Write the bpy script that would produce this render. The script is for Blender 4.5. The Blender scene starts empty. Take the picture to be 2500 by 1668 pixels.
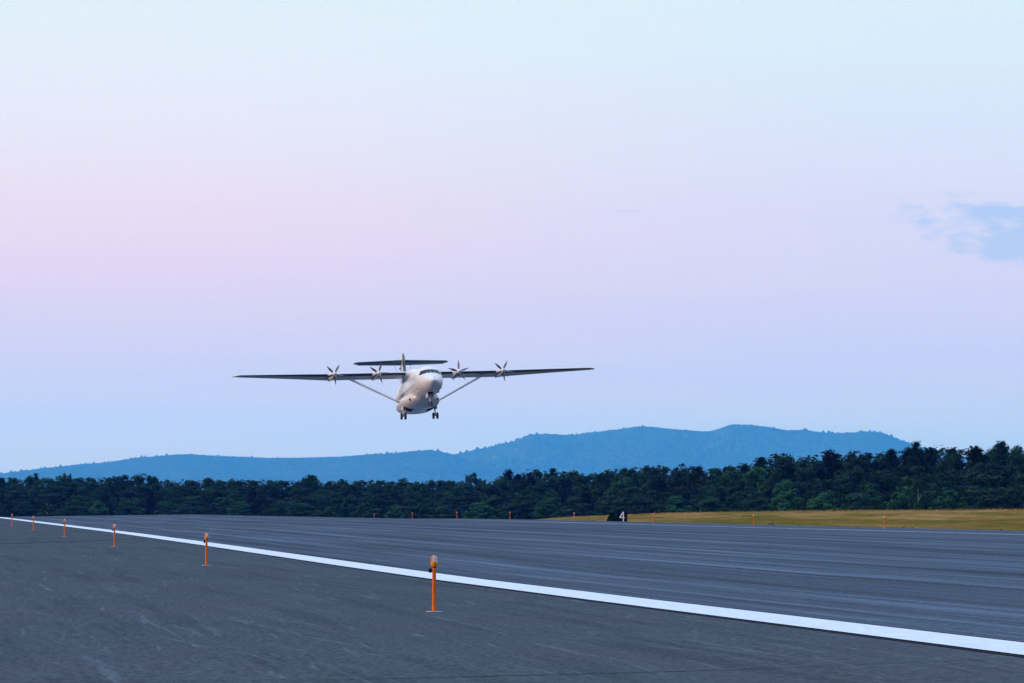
import bpy, bmesh, math, random
import numpy as np
from mathutils import Vector, Matrix, noise as mnoise

S = bpy.context.scene
COL = S.collection
rad = math.radians
random.seed(7)
rng = np.random.default_rng(11)

# ------------------------------------------------------------------ camera
F = 16424.0                      # focal length in photo pixels (photo 2500 wide)
EYE = 1.34
HY = 1227.0                      # row of the true horizon
cam = bpy.data.cameras.new("camera")
cam.sensor_width = 36.0
cam.lens = F / 2500.0 * 36.0
cam.clip_start = 1.0
cam.clip_end = 150000.0
camo = bpy.data.objects.new("camera", cam)
COL.objects.link(camo)
camo.location = (0, 0, EYE)
camo.rotation_euler = (math.pi / 2 + math.atan((HY - 834.0) / F), 0, 0)
S.camera = camo

# ------------------------------------------------------------------ air (values used by the sky too)
HAZE_TOP = 945.0
HAZE_FAR = 86000.0
HAZE_D = 2.9e-5
HAZE_C = (0.006, 0.19, 1.0)
SRC = (0.47, 0.55, 0.64)         # light scattered in by the haze, per unit of opacity

def lin(c):
    return tuple(((v / 255) / 12.92 if v / 255 <= 0.04045 else ((v / 255 + 0.055) / 1.055) ** 2.4) for v in c)

def behind_haze(c, z):
    """radiance the sky needs so that, seen through the air, it has the colour c"""
    c = lin(c)
    L = min((HAZE_TOP - EYE) / max(z, 1e-4), HAZE_FAR)
    out = []
    for k in range(3):
        t = math.exp(-HAZE_D * HAZE_C[k] * L)
        out.append(max(0.0, (c[k] - SRC[k] * (1 - t)) / t))
    return out

# ------------------------------------------------------------------ world
W = bpy.data.worlds.new("World")
S.world = W
W.use_nodes = True
nt = W.node_tree
nt.nodes.clear()
N = nt.nodes.new
L_ = nt.links.new

def wmath(op, a, b=None, c=None, clamp=False):
    n = N("ShaderNodeMath"); n.operation = op; n.use_clamp = clamp
    for i, v in enumerate((a, b, c)):
        if v is None: continue
        if isinstance(v, (int, float)): n.inputs[i].default_value = v
        else: L_(v, n.inputs[i])
    return n.outputs[0]

def wmap(v, a, b, c=0.0, d=1.0, smooth=False):
    n = N("ShaderNodeMapRange"); n.clamp = True
    if smooth: n.interpolation_type = 'SMOOTHSTEP'
    L_(v, n.inputs[0])
    for i, q in enumerate((a, b, c, d)): n.inputs[i + 1].default_value = q
    return n.outputs[0]

def wmix(f, a, b):
    n = N("ShaderNodeMix"); n.data_type = 'RGBA'
    for s, v in ((n.inputs[0], f), (n.inputs[6], a), (n.inputs[7], b)):
        if isinstance(v, (int, float)): s.default_value = v
        elif isinstance(v, tuple): s.default_value = v
        else: L_(v, s)
    return n.outputs[2]

tc = N("ShaderNodeTexCoord")
sep = N("ShaderNodeSeparateXYZ"); L_(tc.outputs["Generated"], sep.inputs[0])
dx, dy, dz = sep.outputs
az = wmath('ARCTAN2', dx, dy)                    # 0 straight ahead, + to the right
ZT = 0.0747
# rows of the photograph read as elevations: (row, left colour, right colour)
SKY = [(1227, (174, 205, 242), (164, 203, 240)), (1100, (181, 209, 245), (170, 207, 242)), (1000, (187, 209, 247), (180, 207, 245)),
       (900, (197, 209, 246), (191, 207, 246)), (800, (207, 210, 245), (198, 209, 246)), (700, (219, 212, 243), (205, 211, 246)),
       (600, (228, 216, 243), (210, 215, 247)), (500, (231, 221, 243), (212, 218, 247)), (400, (231, 227, 246), (212, 224, 249)),
       (250, (229, 234, 250), (213, 230, 250)), (120, (226, 238, 250), (214, 236, 250)), (0, (223, 240, 250), (214, 239, 250))]

def ramp(side):
    r = N("ShaderNodeValToRGB")
    r.color_ramp.interpolation = 'LINEAR'
    el = r.color_ramp.elements
    pts = []
    rows = [q[0] for q in SKY][::-1]
    for row in (1227, 1150, 1090, 1060, 1047, 1030, 1010, 990, 965, 940, 910, 880, 840, 800, 750, 700, 650, 600, 550, 500, 450, 400, 330, 250, 180, 120, 60, 0):
        z = (HY - row) / F
        cc = [float(np.interp(row, rows, [q[1 + side][k] for q in SKY][::-1])) for k in range(3)]
        c = behind_haze(cc, z)
        pts.append((z / ZT, c))
    el[0].position = pts[0][0]; el[0].color = (*pts[0][1], 1)
    el[1].position = pts[-1][0]; el[1].color = (*pts[-1][1], 1)
    for p, c in pts[1:-1]:
        e = el.new(p); e.color = (*c, 1)
    # several stops near the ridge, where the length of air changes fastest
    L_(wmath('DIVIDE', dz, ZT), r.inputs[0])
    return r.outputs[0]

side = wmap(az, -0.06, 0.07, smooth=True)
skyc = wmix(side, ramp(0), ramp(1))
# soft blue gaps in the high veil
def dirnoise(scale, sx, sz, det=4.0, rough=0.55, off=0.0):
    m = N("ShaderNodeCombineXYZ")
    L_(wmath('MULTIPLY', az, sx), m.inputs[0]); L_(wmath('MULTIPLY', dz, sz), m.inputs[1]); m.inputs[2].default_value = off
    n = N("ShaderNodeTexNoise"); n.inputs["Scale"].default_value = scale
    n.inputs["Detail"].default_value = det; n.inputs["Roughness"].default_value = rough
    L_(m.outputs[0], n.inputs["Vector"])
    return n.outputs["Fac"]

mx = wmath('DIVIDE', wmath('SUBTRACT', az, 0.0790), 0.026)
mz = wmath('DIVIDE', wmath('ADD', wmath('SUBTRACT', dz, 0.0408), wmath('MULTIPLY', wmath('SUBTRACT', az, 0.07), 0.16)), 0.0062)
r2 = wmath('ADD', wmath('MULTIPLY', mx, mx), wmath('MULTIPLY', mz, mz))
mask = wmap(r2, 1.0, 0.0)
cl = wmath('ADD', mask, wmath('MULTIPLY', wmath('SUBTRACT', dirnoise(100, 1.0, 2.6, 7.0, 0.68), 0.565), 3.4))
clm = wmap(cl, 0.0, 0.75, smooth=True)
skyc = wmix(wmath('MULTIPLY', wmath('MULTIPLY', clm, wmap(mask, 0.0, 0.35)), 0.75), skyc, (*behind_haze((160, 199, 244), 0.0408), 1))
mx2 = wmath('DIVIDE', wmath('SUBTRACT', az, 0.0175), 0.0034)
mz2 = wmath('DIVIDE', wmath('SUBTRACT', dz, 0.0433), 0.00022)
r3 = wmath('ADD', wmath('MULTIPLY', mx2, mx2), wmath('MULTIPLY', mz2, mz2))
skyc = wmix(wmath('MULTIPLY', wmap(r3, 1.0, 0.1), 0.2), skyc, (*lin((150, 185, 235)), 1))
# very faint broad veil texture
veil = dirnoise(9, 1.0, 16.0, 5.0, 0.55, 3.0)
skyc = wmix(wmap(veil, 0.38, 0.66, 0.0, 0.13), skyc, (0.76, 0.78, 1.0, 1))
# unseen sky shaped for its light: dim low behind camera, warm left, bright overhead
front = wmap(dy, 0.35, 0.85, smooth=True)
glow = wmap(dx, -0.70, -1.0, 0.0, 1.0, smooth=True)
low = wmix(front, (0.11, 0.17, 0.29, 1), (0.80, 0.92, 1.15, 1))
low = wmix(glow, low, (1.30, 0.95, 0.80, 1))
skyc = wmix(front, low, skyc)
skyc = wmix(wmap(dz, 0.08, 0.30, smooth=True), skyc, low)
skyc = wmix(wmap(dz, 0.36, 0.80, smooth=True), skyc, (1.24, 1.55, 2.15, 1))
skyc = wmix(wmap(dz, -0.004, -0.012), skyc, (0.05, 0.07, 0.08, 1))
nis = N("ShaderNodeTexSky"); nis.sky_type = 'NISHITA'; nis.sun_disc = False
SUN_EL, SUN_AZ = 6.5, -104.0       # azimuth from straight ahead, clockwise
nis.sun_elevation = rad(SUN_EL); nis.sun_rotation = rad(SUN_AZ)
bg1 = N("ShaderNodeBackground"); L_(skyc, bg1.inputs[0]); bg1.inputs[1].default_value = 1.0
bg2 = N("ShaderNodeBackground"); L_(nis.outputs[0], bg2.inputs[0]); bg2.inputs[1].default_value = 0.002
addw = N("ShaderNodeAddShader"); L_(bg1.outputs[0], addw.inputs[0]); L_(bg2.outputs[0], addw.inputs[1])
wo = N("ShaderNodeOutputWorld"); L_(addw.outputs[0], wo.inputs[0])

# ------------------------------------------------------------------ sun, exposure
sl = bpy.data.lights.new("sun", 'SUN')
sl.energy = 2.0; sl.angle = rad(12); sl.color = (1.0, 0.68, 0.52)
sun = bpy.data.objects.new("sun", sl); COL.objects.link(sun)
sd = Vector((math.sin(rad(SUN_AZ)) * math.cos(rad(SUN_EL)), math.cos(rad(SUN_AZ)) * math.cos(rad(SUN_EL)), math.sin(rad(SUN_EL))))
sun.rotation_euler = sd.to_track_quat('Z', 'Y').to_euler()
sun.location = (0, 0, 60)
S.view_settings.view_transform = 'Standard'
S.view_settings.look = 'None'
S.view_settings.exposure = 0.0
S.view_settings.gamma = 1.0
S.cycles.use_denoising = True
S.cycles.max_bounces = 5
S.cycles.volume_bounces = 0
S.cycles.transparent_max_bounces = 8

# ------------------------------------------------------------------ helpers
def tag(o, label=None, cat=None, group=None, kind=None):
    if label: o["label"] = label
    if cat: o["category"] = cat
    if group: o["group"] = group
    if kind: o["kind"] = kind
    return o

def link(name, me, mat=None, parent=None):
    o = bpy.data.objects.new(name, me)
    COL.objects.link(o)
    if mat is not None and me is not None and not me.materials:
        me.materials.append(mat)
    if parent: o.parent = parent
    return o

def mesh(name, V, Fc, smooth=False):
    me = bpy.data.meshes.new(name)
    me.from_pydata([tuple(map(float, v)) for v in V], [], [tuple(int(i) for i in f) for f in Fc])
    if smooth:
        me.polygons.foreach_set("use_smooth", [True] * len(me.polygons))
    me.update()
    return me

def empty(name, loc=(0, 0, 0)):
    o = bpy.data.objects.new(name, None); COL.objects.link(o); o.location = loc
    o.empty_display_size = 0.5
    return o

class MB:
    def __init__(s): s.V = []; s.F = []
    def add(s, V, Fc):
        b = len(s.V); s.V += [tuple(v) for v in V]; s.F += [tuple(i + b for i in f) for f in Fc]
    def box(s, a, b):
        (x0, y0, z0), (x1, y1, z1) = a, b
        s.add([(x0, y0, z0), (x1, y0, z0), (x1, y1, z0), (x0, y1, z0), (x0, y0, z1), (x1, y0, z1), (x1, y1, z1), (x0, y1, z1)],
              [(0, 3, 2, 1), (4, 5, 6, 7), (0, 1, 5, 4), (1, 2, 6, 5), (2, 3, 7, 6), (3, 0, 4, 7)])
    def tube(s, pts, rs, n=12, caps=True):
        pts = [Vector(p) for p in pts]
        if isinstance(rs, (int, float)): rs = [rs] * len(pts)
        V = []; Fc = []
        for i, p in enumerate(pts):
            d = (pts[min(i + 1, len(pts) - 1)] - pts[max(i - 1, 0)]).normalized()
            a = d.cross(Vector((0, 0, 1)) if abs(d.z) < 0.9 else Vector((1, 0, 0))).normalized()
            b = d.cross(a)
            for k in range(n):
                t = 2 * math.pi * k / n
                V.append(p + (a * math.cos(t) + b * math.sin(t)) * rs[i])
        for i in range(len(pts) - 1):
            for k in range(n):
                Fc.append((i * n + k, i * n + (k + 1) % n, (i + 1) * n + (k + 1) % n, (i + 1) * n + k))
        if caps:
            Fc.append(tuple(reversed(range(n)))); Fc.append(tuple((len(pts) - 1) * n + k for k in range(n)))
        s.add(V, Fc)
    def build(s, name, mat, parent=None, smooth=False, angle=None):
        me = mesh(name, s.V, s.F, smooth)
        if angle is not None:
            try: me.set_sharp_from_angle(angle=rad(angle))
            except Exception: pass
        return link(name, me, mat, parent)

def loft(rings, close=True, caps=(True, True)):
    """rings: list of equally long closed rings of points"""
    n = len(rings[0]); V = []; Fc = []
    for r in rings: V += list(r)
    for i in range(len(rings) - 1):
        for k in range(n):
            Fc.append((i * n + k, (i + 1) * n + k, (i + 1) * n + (k + 1) % n, i * n + (k + 1) % n))
    if caps[0]: Fc.append(tuple(range(n)))
    if caps[1]: Fc.append(tuple(reversed([(len(rings) - 1) * n + k for k in range(n)])))
    return V, Fc

# ------------------------------------------------------------------ materials
def material(name):
    m = bpy.data.materials.new(name); m.use_nodes = True
    t = m.node_tree; t.nodes.clear()
    out = t.nodes.new("ShaderNodeOutputMaterial"); p = t.nodes.new("ShaderNodeBsdfPrincipled")
    t.links.new(p.outputs[0], out.inputs[0])
    return m, t, p

def nmath(t, op, a, b=None, clamp=False):
    n = t.nodes.new("ShaderNodeMath"); n.operation = op; n.use_clamp = clamp
    for i, v in enumerate((a, b)):
        if v is None: continue
        if isinstance(v, (int, float)): n.inputs[i].default_value = v
        else: t.links.new(v, n.inputs[i])
    return n.outputs[0]

def nmap(t, v, a, b, c=0.0, d=1.0):
    n = t.nodes.new("ShaderNodeMapRange"); n.clamp = True
    t.links.new(v, n.inputs[0])
    for i, q in enumerate((a, b, c, d)): n.inputs[i + 1].default_value = q
    return n.outputs[0]

def nmix(t, f, a, b, blend='MIX'):
    n = t.nodes.new("ShaderNodeMix"); n.data_type = 'RGBA'; n.blend_type = blend
    for s_, v in ((n.inputs[0], f), (n.inputs[6], a), (n.inputs[7], b)):
        if isinstance(v, (int, float)): s_.default_value = v
        elif isinstance(v, tuple): s_.default_value = v if len(v) == 4 else (*v, 1)
        else: t.links.new(v, s_)
    return n.outputs[2]

def nnoise(t, scale, vec=(1, 1, 1), rot=0.0, det=3.0, rough=0.5, off=(0, 0, 0), coord="Object", out="Fac"):
    c = t.nodes.new("ShaderNodeTexCoord"); m = t.nodes.new("ShaderNodeMapping")
    # rotate first, then stretch
    m0 = t.nodes.new("ShaderNodeMapping"); m0.inputs["Rotation"].default_value = (0, 0, rot)
    t.links.new(c.outputs[coord], m0.inputs[0]); t.links.new(m0.outputs[0], m.inputs[0])
    m.inputs["Scale"].default_value = vec; m.inputs["Location"].default_value = off
    n = t.nodes.new("ShaderNodeTexNoise"); n.inputs["Scale"].default_value = scale
    n.inputs["Detail"].default_value = det; n.inputs["Roughness"].default_value = rough
    t.links.new(m.outputs[0], n.inputs["Vector"])
    return n.outputs[out]

def plain(name, col, rough=0.5, metal=0.0, var=0.08, scale=8.0, coat=0.0, spec=0.5):
    m, t, p = material(name)
    p.inputs['Specular IOR Level'].default_value = spec
    n = nnoise(t, scale, det=4)
    c = nmix(t, nmap(t, n, 0.3, 0.7), tuple(v * (1 - var) for v in col), tuple(min(1, v * (1 + var)) for v in col))
    t.links.new(c, p.inputs["Base Color"])
    t.links.new(nmap(t, n, 0.3, 0.7, max(0.02, rough - 0.06), rough + 0.06), p.inputs["Roughness"])
    p.inputs["Metallic"].default_value = metal
    p.inputs["Coat Weight"].default_value = coat
    p.inputs["Coat Roughness"].default_value = 0.15
    return m

M = {}
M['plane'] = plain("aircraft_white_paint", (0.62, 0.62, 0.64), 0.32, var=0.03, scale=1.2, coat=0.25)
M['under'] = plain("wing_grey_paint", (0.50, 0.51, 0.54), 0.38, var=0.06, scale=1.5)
M['boot'] = plain("black_rubber_boot", (0.022, 0.03, 0.042), 0.42, var=0.2, scale=3)
M['navy'] = plain("dark_teal_paint", (0.018, 0.06, 0.085), 0.35, var=0.1, scale=2)
M['tyre'] = plain("tyre_rubber", (0.014, 0.013, 0.014), 0.8, var=0.2)
M['rim'] = plain("wheel_metal", (0.45, 0.45, 0.46), 0.4, 0.6)
M['strutmetal'] = plain("gear_white_enamel", (0.66, 0.64, 0.63), 0.4)
M['darkmetal'] = plain("dark_metal", (0.05, 0.05, 0.06), 0.5, 0.3)
M['blade'] = plain("blade_composite", (0.075, 0.07, 0.085), 0.45, var=0.15)
M['black'] = plain("black_paint", (0.004, 0.004, 0.005), 0.8, var=0.2, spec=0.08)
M['well'] = plain("gear_well", (0.012, 0.013, 0.016), 0.8)
M['emblem'] = plain("maroon_paint", (0.09, 0.020, 0.022), 0.45)
M['orange'] = plain("orange_paint", (0.66, 0.125, 0.004), 0.5, var=0.16, scale=30, spec=0.2)
M['amber'] = plain("amber_orange_paint", (0.80, 0.23, 0.006), 0.45, var=0.1, scale=40, spec=0.25)
M['plate'] = plain("galvanised_plate", (0.34, 0.32, 0.30), 0.6, 0.2, var=0.2, scale=40)
M['signwhite'] = plain("sign_white", (0.86, 0.88, 0.92), 0.5, var=0.04)
M['hatch'] = plain("hatch_seam", (0.30, 0.28, 0.28), 0.5)

m, t, p = material("cockpit_glass")
p.inputs["Base Color"].default_value = (0.004, 0.007, 0.012, 1); p.inputs["Specular IOR Level"].default_value = 0.12
t.links.new(nmap(t, nnoise(t, 2.0), 0.3, 0.7, 0.04, 0.12), p.inputs["Roughness"])
M['glass'] = m
m, t, p = material("lamp_glass")
p.inputs["Base Color"].default_value = (0.82, 0.85, 0.88, 1); p.inputs["Roughness"].default_value = 0.18
p.inputs["Transmission Weight"].default_value = 0.45; p.inputs["IOR"].default_value = 1.45
n = nnoise(t, 60, (1, 1, 0.2)); t.links.new(nmap(t, n, 0.3, 0.7, 0.1, 0.3), p.inputs["Roughness"])
M['lens'] = m

# --- pavement
def asphalt(name, base, lane):
    m, t, p = material(name)
    c = tuple(base)
    big = nnoise(t, 0.05, (1, 0.35, 1), det=5, rough=0.6)
    col = nmix(t, nmap(t, big, 0.3, 0.7), tuple(v * 0.86 for v in c), tuple(v * 1.16 for v in c))
    # greenish and reddish mottling
    mot = nnoise(t, 0.35, (1, 0.25, 1), det=4, rough=0.65, off=(9, 3, 0))
    col = nmix(t, nmap(t, mot, 0.45, 0.62, 0, 0.6), col, (c[0] * 0.88, c[1] * 1.02, c[2] * 0.96))
    mot2 = nnoise(t, 0.30, (1, 0.25, 1), det=4, rough=0.65, off=(-19, 31, 0))
    col = nmix(t, nmap(t, mot2, 0.45, 0.62, 0, 0.6), col, (c[0] * 1.18, c[1] * 0.95, c[2] * 1.04))
    if lane:
        for (sv, su, lo, hi, amt, mul, off) in ((0.7, .005, .46, .60, .55, 1.3, 0), (2.2, .010, .52, .62, .85, 1.8, 31), (4.5, .02, .54, .64, .75, 1.9, 77), (1.1, .006, .50, .60, .8, .6, 123), (3.0, .02, .52, .62, .7, .6, 200)):
            a = nnoise(t, 1.0, (sv, su, 1), det=5, rough=0.68, off=(off, off * .3, 0))
            col = nmix(t, nmap(t, a, lo, hi, 0, amt), col, tuple(v * mul for v in c))
        # lighter joints between the paved lanes
        tcn = t.nodes.new("ShaderNodeTexCoord"); sx = t.nodes.new("ShaderNodeSeparateXYZ")
        t.links.new(tcn.outputs["Object"], sx.inputs[0])
        wob = nmath(t, 'MULTIPLY', nmath(t, 'SUBTRACT', nnoise(t, 0.02, (0.2, 1, 1), det=2), 0.5), 0.8)
        fr = nmath(t, 'FRACT', nmath(t, 'DIVIDE', nmath(t, 'ADD', nmath(t, 'ADD', sx.outputs[0], wob), 0.8), 3.8))
        d = nmath(t, 'ABSOLUTE', nmath(t, 'SUBTRACT', fr, 0.5))
        j = nmath(t, 'MULTIPLY', nmap(t, d, 0.09, 0.02), nmap(t, nnoise(t, 0.05, (8, 0.35, 1), det=3, off=(2, 5, 0)), 0.36, 0.60, 0.1, 1.0))
        col = nmix(t, j, col, tuple(v * 1.9 for v in c))
    else:
        for k, (rot, sv, su, th, amt, mul) in enumerate(((0.0, 5, .06, .585, .9, 1.7), (0.03, 7, .12, .595, .9, 1.9), (-0.05, 6, .10, .605, .9, 1.9), (0.12, 4, .15, .62, .6, 1.8), (-0.22, 4, .2, .64, .6, 1.8), (0.0, 2.0, .03, .52, .6, .7), (0.0, .8, .05, .50, .5, 1.2), (0.02, 9, .3, .56, .5, .7))):
            a = nnoise(t, 1.0, (sv, su, 1), rot=rot, det=5, rough=0.68, off=(k * 17, k * 5, 0))
            col = nmix(t, nmap(t, a, th, th + 0.09, 0, amt), col, tuple(v * mul for v in c))
    fine = nnoise(t, 22.0, (1, 0.12, 1), det=6, rough=0.8)
    col = nmix(t, nmap(t, fine, 0.35, 0.65, 0, 1), nmix(t, 0.34, col, (0, 0, 0)), nmix(t, 0.03, col, (0.8, 0.9, 1)))
    t.links.new(col, p.inputs["Base Color"])
    p.inputs["Roughness"].default_value = 0.82
    p.inputs["Specular IOR Level"].default_value = 0.0
    bp = t.nodes.new("ShaderNodeBump"); bp.inputs["Strength"].default_value = 0.25; bp.inputs["Distance"].default_value = 0.01
    t.links.new(fine, bp.inputs["Height"]); t.links.new(bp.outputs[0], p.inputs["Normal"])
    return m
M['runway'] = asphalt("runway_asphalt", (0.059, 0.083, 0.116), True)
M['shoulder'] = asphalt("shoulder_asphalt", (0.057, 0.074, 0.090), False)

m, t, p = material("white_line_paint")
n = nnoise(t, 3.0, (3, 0.3, 1), det=6, rough=0.7)
c = nmix(t, nmap(t, n, 0.35, 0.65), (0.46, 0.53, 0.61, 1), (0.58, 0.64, 0.71, 1))
n2 = nnoise(t, 9.0, (3, 0.06, 1), det=5, rough=0.75)
c = nmix(t, nmap(t, n2, 0.55, 0.68, 0, 0.6), c, (0.34, 0.39, 0.48, 1))
t.links.new(c, p.inputs["Base Color"]); p.inputs["Roughness"].default_value = 0.7
M['paint'] = m
M['border'] = plain("black_line_border", (0.004, 0.006, 0.012), 0.9, var=0.3, scale=1.0, spec=0.03)
M['crack'] = plain("crack_sealant", (0.012, 0.022, 0.034), 0.8, var=0.3, scale=2.0, spec=0.03)
M['scuff'] = plain("pale_scuff", (0.15, 0.17, 0.20), 0.85, var=0.4, scale=3.0)

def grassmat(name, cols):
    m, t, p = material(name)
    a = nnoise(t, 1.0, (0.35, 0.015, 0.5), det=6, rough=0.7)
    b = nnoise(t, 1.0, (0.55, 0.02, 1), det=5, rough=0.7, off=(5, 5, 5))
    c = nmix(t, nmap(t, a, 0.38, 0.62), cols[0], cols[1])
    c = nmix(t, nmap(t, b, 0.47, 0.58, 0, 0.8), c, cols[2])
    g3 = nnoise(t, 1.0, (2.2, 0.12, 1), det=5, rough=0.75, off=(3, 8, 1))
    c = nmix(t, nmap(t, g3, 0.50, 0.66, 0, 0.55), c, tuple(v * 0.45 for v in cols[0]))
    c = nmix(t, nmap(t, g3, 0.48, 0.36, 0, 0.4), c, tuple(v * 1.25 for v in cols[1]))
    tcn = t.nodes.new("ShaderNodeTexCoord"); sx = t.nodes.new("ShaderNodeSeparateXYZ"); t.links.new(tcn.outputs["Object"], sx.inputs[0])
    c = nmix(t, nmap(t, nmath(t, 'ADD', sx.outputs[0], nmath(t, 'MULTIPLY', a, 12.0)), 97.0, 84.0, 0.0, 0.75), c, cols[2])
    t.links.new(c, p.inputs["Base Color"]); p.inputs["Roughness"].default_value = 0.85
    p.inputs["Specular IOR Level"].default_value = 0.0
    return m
M['ground'] = M['grass'] = grassmat("dry_grass", ((0.14, 0.090, 0.020), (0.28, 0.165, 0.068), (0.066, 0.068, 0.008)))

M['painted_mirage_strip'] = grassmat('mirage_dark_tone', ((0.006, 0.016, 0.010), (0.014, 0.026, 0.014), (0.008, 0.02, 0.012)))  # dark colour standing in for the mirage band past the asphalt
def foliage(name, a, b, c):
    m, t, p = material(name)
    oi = t.nodes.new("ShaderNodeObjectInfo")
    n = nnoise(t, 0.55, det=4, rough=0.65)
    col = nmix(t, nmap(t, n, 0.35, 0.65), a, b)
    col = nmix(t, nmap(t, oi.outputs["Random"], 0.0, 1.0, 0.0, 0.6), col, c)
    sc_ = t.nodes.new("ShaderNodeVectorMath"); sc_.operation = 'SCALE'; t.links.new(col, sc_.inputs[0])
    t.links.new(nmap(t, nmath(t, 'FRACT', nmath(t, 'MULTIPLY', oi.outputs["Random"], 7.31)), 0.0, 1.0, 0.45, 1.3), sc_.inputs["Scale"]); col = sc_.outputs[0]
    t.links.new(col, p.inputs["Base Color"]); p.inputs["Roughness"].default_value = 0.65
    p.inputs["Specular IOR Level"].default_value = 0.04
    return m
M['leaf'] = foliage("broadleaf_foliage", (0.0029, 0.0191, 0.0083), (0.0115, 0.0539, 0.0152), (0.0058, 0.0313, 0.0138))
M['leafpale'] = foliage("pale_foliage", (0.0079, 0.0479, 0.0152), (0.0224, 0.0877, 0.0215), (0.0132, 0.0558, 0.0190))
M['needle'] = foliage("pine_foliage", (0.0022, 0.0122, 0.0069), (0.0072, 0.0296, 0.0124), (0.0043, 0.0191, 0.0110))
M['mass'] = foliage("woodland_foliage", (0.0022, 0.0139, 0.0069), (0.0072, 0.0313, 0.0124), (0.0043, 0.0209, 0.0110))
M['weed'] = foliage("weed_foliage", (0.05, 0.11, 0.02), (0.12, 0.18, 0.03), (0.07, 0.12, 0.02))
M['bark'] = plain("grey_bark", (0.045, 0.040, 0.036), 0.9, var=0.35, scale=3, spec=0.05)
M['birch'] = plain("pale_bark", (0.50, 0.47, 0.44), 0.8, var=0.35, scale=5)
m, t, p = material("hill_forest")
n = nnoise(t, 0.012, (1, 1, 1), det=6, rough=0.75)
c = nmix(t, nmap(t, n, 0.35, 0.65), (0.024, 0.040, 0.016), (0.100, 0.175, 0.050))
p.inputs['Specular IOR Level'].default_value = 0.0
t.links.new(c, p.inputs["Base Color"]); p.inputs["Roughness"].default_value = 0.9
M['hill'] = m

# ------------------------------------------------------------------ runway frame
TH = math.atan(1500.0 / F)
def rw(u, v, z=0.0):             # u along the runway, v across it, to world
    return (-u * math.sin(TH) + v * math.cos(TH), u * math.cos(TH) + v * math.sin(TH), z)
def to_uv(X, Y):
    return (-X * math.sin(TH) + Y * math.cos(TH), X * math.cos(TH) + Y * math.sin(TH))

_u = np.arange(-400, 3400, 10.0)
_f = np.interp(_u, [-400, 400, 457, 518, 579, 639, 701, 761, 822, 900, 1000, 1200, 1500, 2500, 3400],
               [0, 0, -.02, -.04, -.06, -.09, -.16, -.31, -.60, -1.15, -2.2, -4.0, -5.0, -6.0, -6.0])
for _ in range(3): _f[1:-1] = (_f[:-2] + 2 * _f[1:-1] + _f[2:]) / 4
def Fz(u): return np.interp(u, _u, _f)
LINE0, LINE1 = 9.26, 51.8
EDGE = 60.5
VC = [-400, -6, 6.55, LINE0, 30, LINE1, 58, EDGE]
ZC = [-1.2, -0.05, 0, 0, .25, -.18, -.18, -.20]
def near(u): return np.interp(u, [-400, 56, 69, 89, 116, 144, 204, 276, 326, 400], [.085, .073, .055, .027, .0, .005, .03, .04, .025, 0])
def hump(u): return np.interp(u, [-400, 250, 567, 693, 817, 945, 1100, 1300, 3400], [.8, .85, .80, .54, .13, -.66, -2.6, -4.6, -6.6])
def G(u, v):
    u = np.asarray(u, float); v = np.asarray(v, float)
    base = Fz(u) + np.interp(v, VC, ZC) + near(u) * np.clip((v - 6.55) / (LINE0 - 6.55), 0, 1)
    h = hump(u); f = Fz(u)
    out = base.copy() if base.shape else np.array(float(base))
    ditch = f + np.interp(v, [EDGE, 65, 75], [-.20, -.85, -.95])
    def sm(x): x = np.clip(x, 0, 1); return x * x * (3 - 2 * x)
    rise = (f - .95) + (h - (f - .95)) * sm((v - 75) / 20.0)
    fall = h + ((f - 1.6) - h) * sm((v - 95) / 45.0)
    r = np.where(v <= EDGE, out, np.where(v <= 75, ditch, np.where(v <= 95, rise, fall)))
    return r

def sheet(name, us, vs, dz, mat, label=None, rough=0.0):
    V = []; nu, nv = len(us), len(vs)
    U, Vv = np.meshgrid(us, vs, indexing='ij')
    Z = G(U, Vv) + dz
    V = np.stack([Vv.ravel(), U.ravel(), Z.ravel()], 1)
    Fc = [(i * nv + j, i * nv + j + 1, (i + 1) * nv + j + 1, (i + 1) * nv + j) for i in range(nu - 1) for j in range(nv - 1)]
    o = link(name, mesh(name, V, Fc, True), mat)
    o.rotation_euler = (0, 0, TH)
    return tag(o, kind="structure")

us = np.concatenate([np.arange(-60, 1100, 5.0), np.arange(1100, 3001, 50.0)])
vs_g = np.array([-400, -200, -60, -6.2] + [-6, 6.55, LINE0, 30, LINE1, 58, EDGE] + list(np.arange(61.5, 96, 1.5)) + list(np.arange(98, 141, 4)) + [160, 200, 300, 420, 600])
gr = sheet("ground", us, vs_g, -0.06, M['ground'])
usp = us[us <= 1300]
sheet("shoulder_pavement", usp, np.array([-6, 6.55, LINE0 - 0.12]), 0.0, M['shoulder'])
sheet("runway_pavement", usp, np.array([LINE0 - 0.12, LINE0, 30, LINE1, LINE1 + .05]), 0.0, M['runway'])
sheet("far_shoulder_pavement", usp, np.array([LINE1 + .05, 58, EDGE]), 0.0, M['runway'])
sheet("line_border", usp, np.array([LINE0 - 0.10, LINE0, LINE0 + 0.78 + 0.09]), 0.005, M['border'])
sheet("white_edge_line", usp, np.array([LINE0, LINE0 + 0.78]), 0.010, M['paint'])
sheet("far_white_edge_line", usp, np.array([LINE1 - 1.0, LINE1]), 0.010, M['paint'])

sheet("painted_mirage_strip", us[(us > 250) & (us < 1200)], np.array([61.5, 63, 64.5, 66, 67.5, 69, 70.5, 72, 73.5, 75]), -0.03, M['painted_mirage_strip'])  # mirage's dark band put in as a coloured sheet over the ditch
# far plain, out to the hills
V = [(-16000, -15000, -7.2), (16000, -15000, -7.2), (16000, 85000, -7.2), (-16000, 85000, -7.2)]
# plain: a coarse dark-green sheet
o = link("plain", mesh("plain", V, [(0, 1, 2, 3)]), M['hill']); tag(o, kind="structure")

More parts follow.
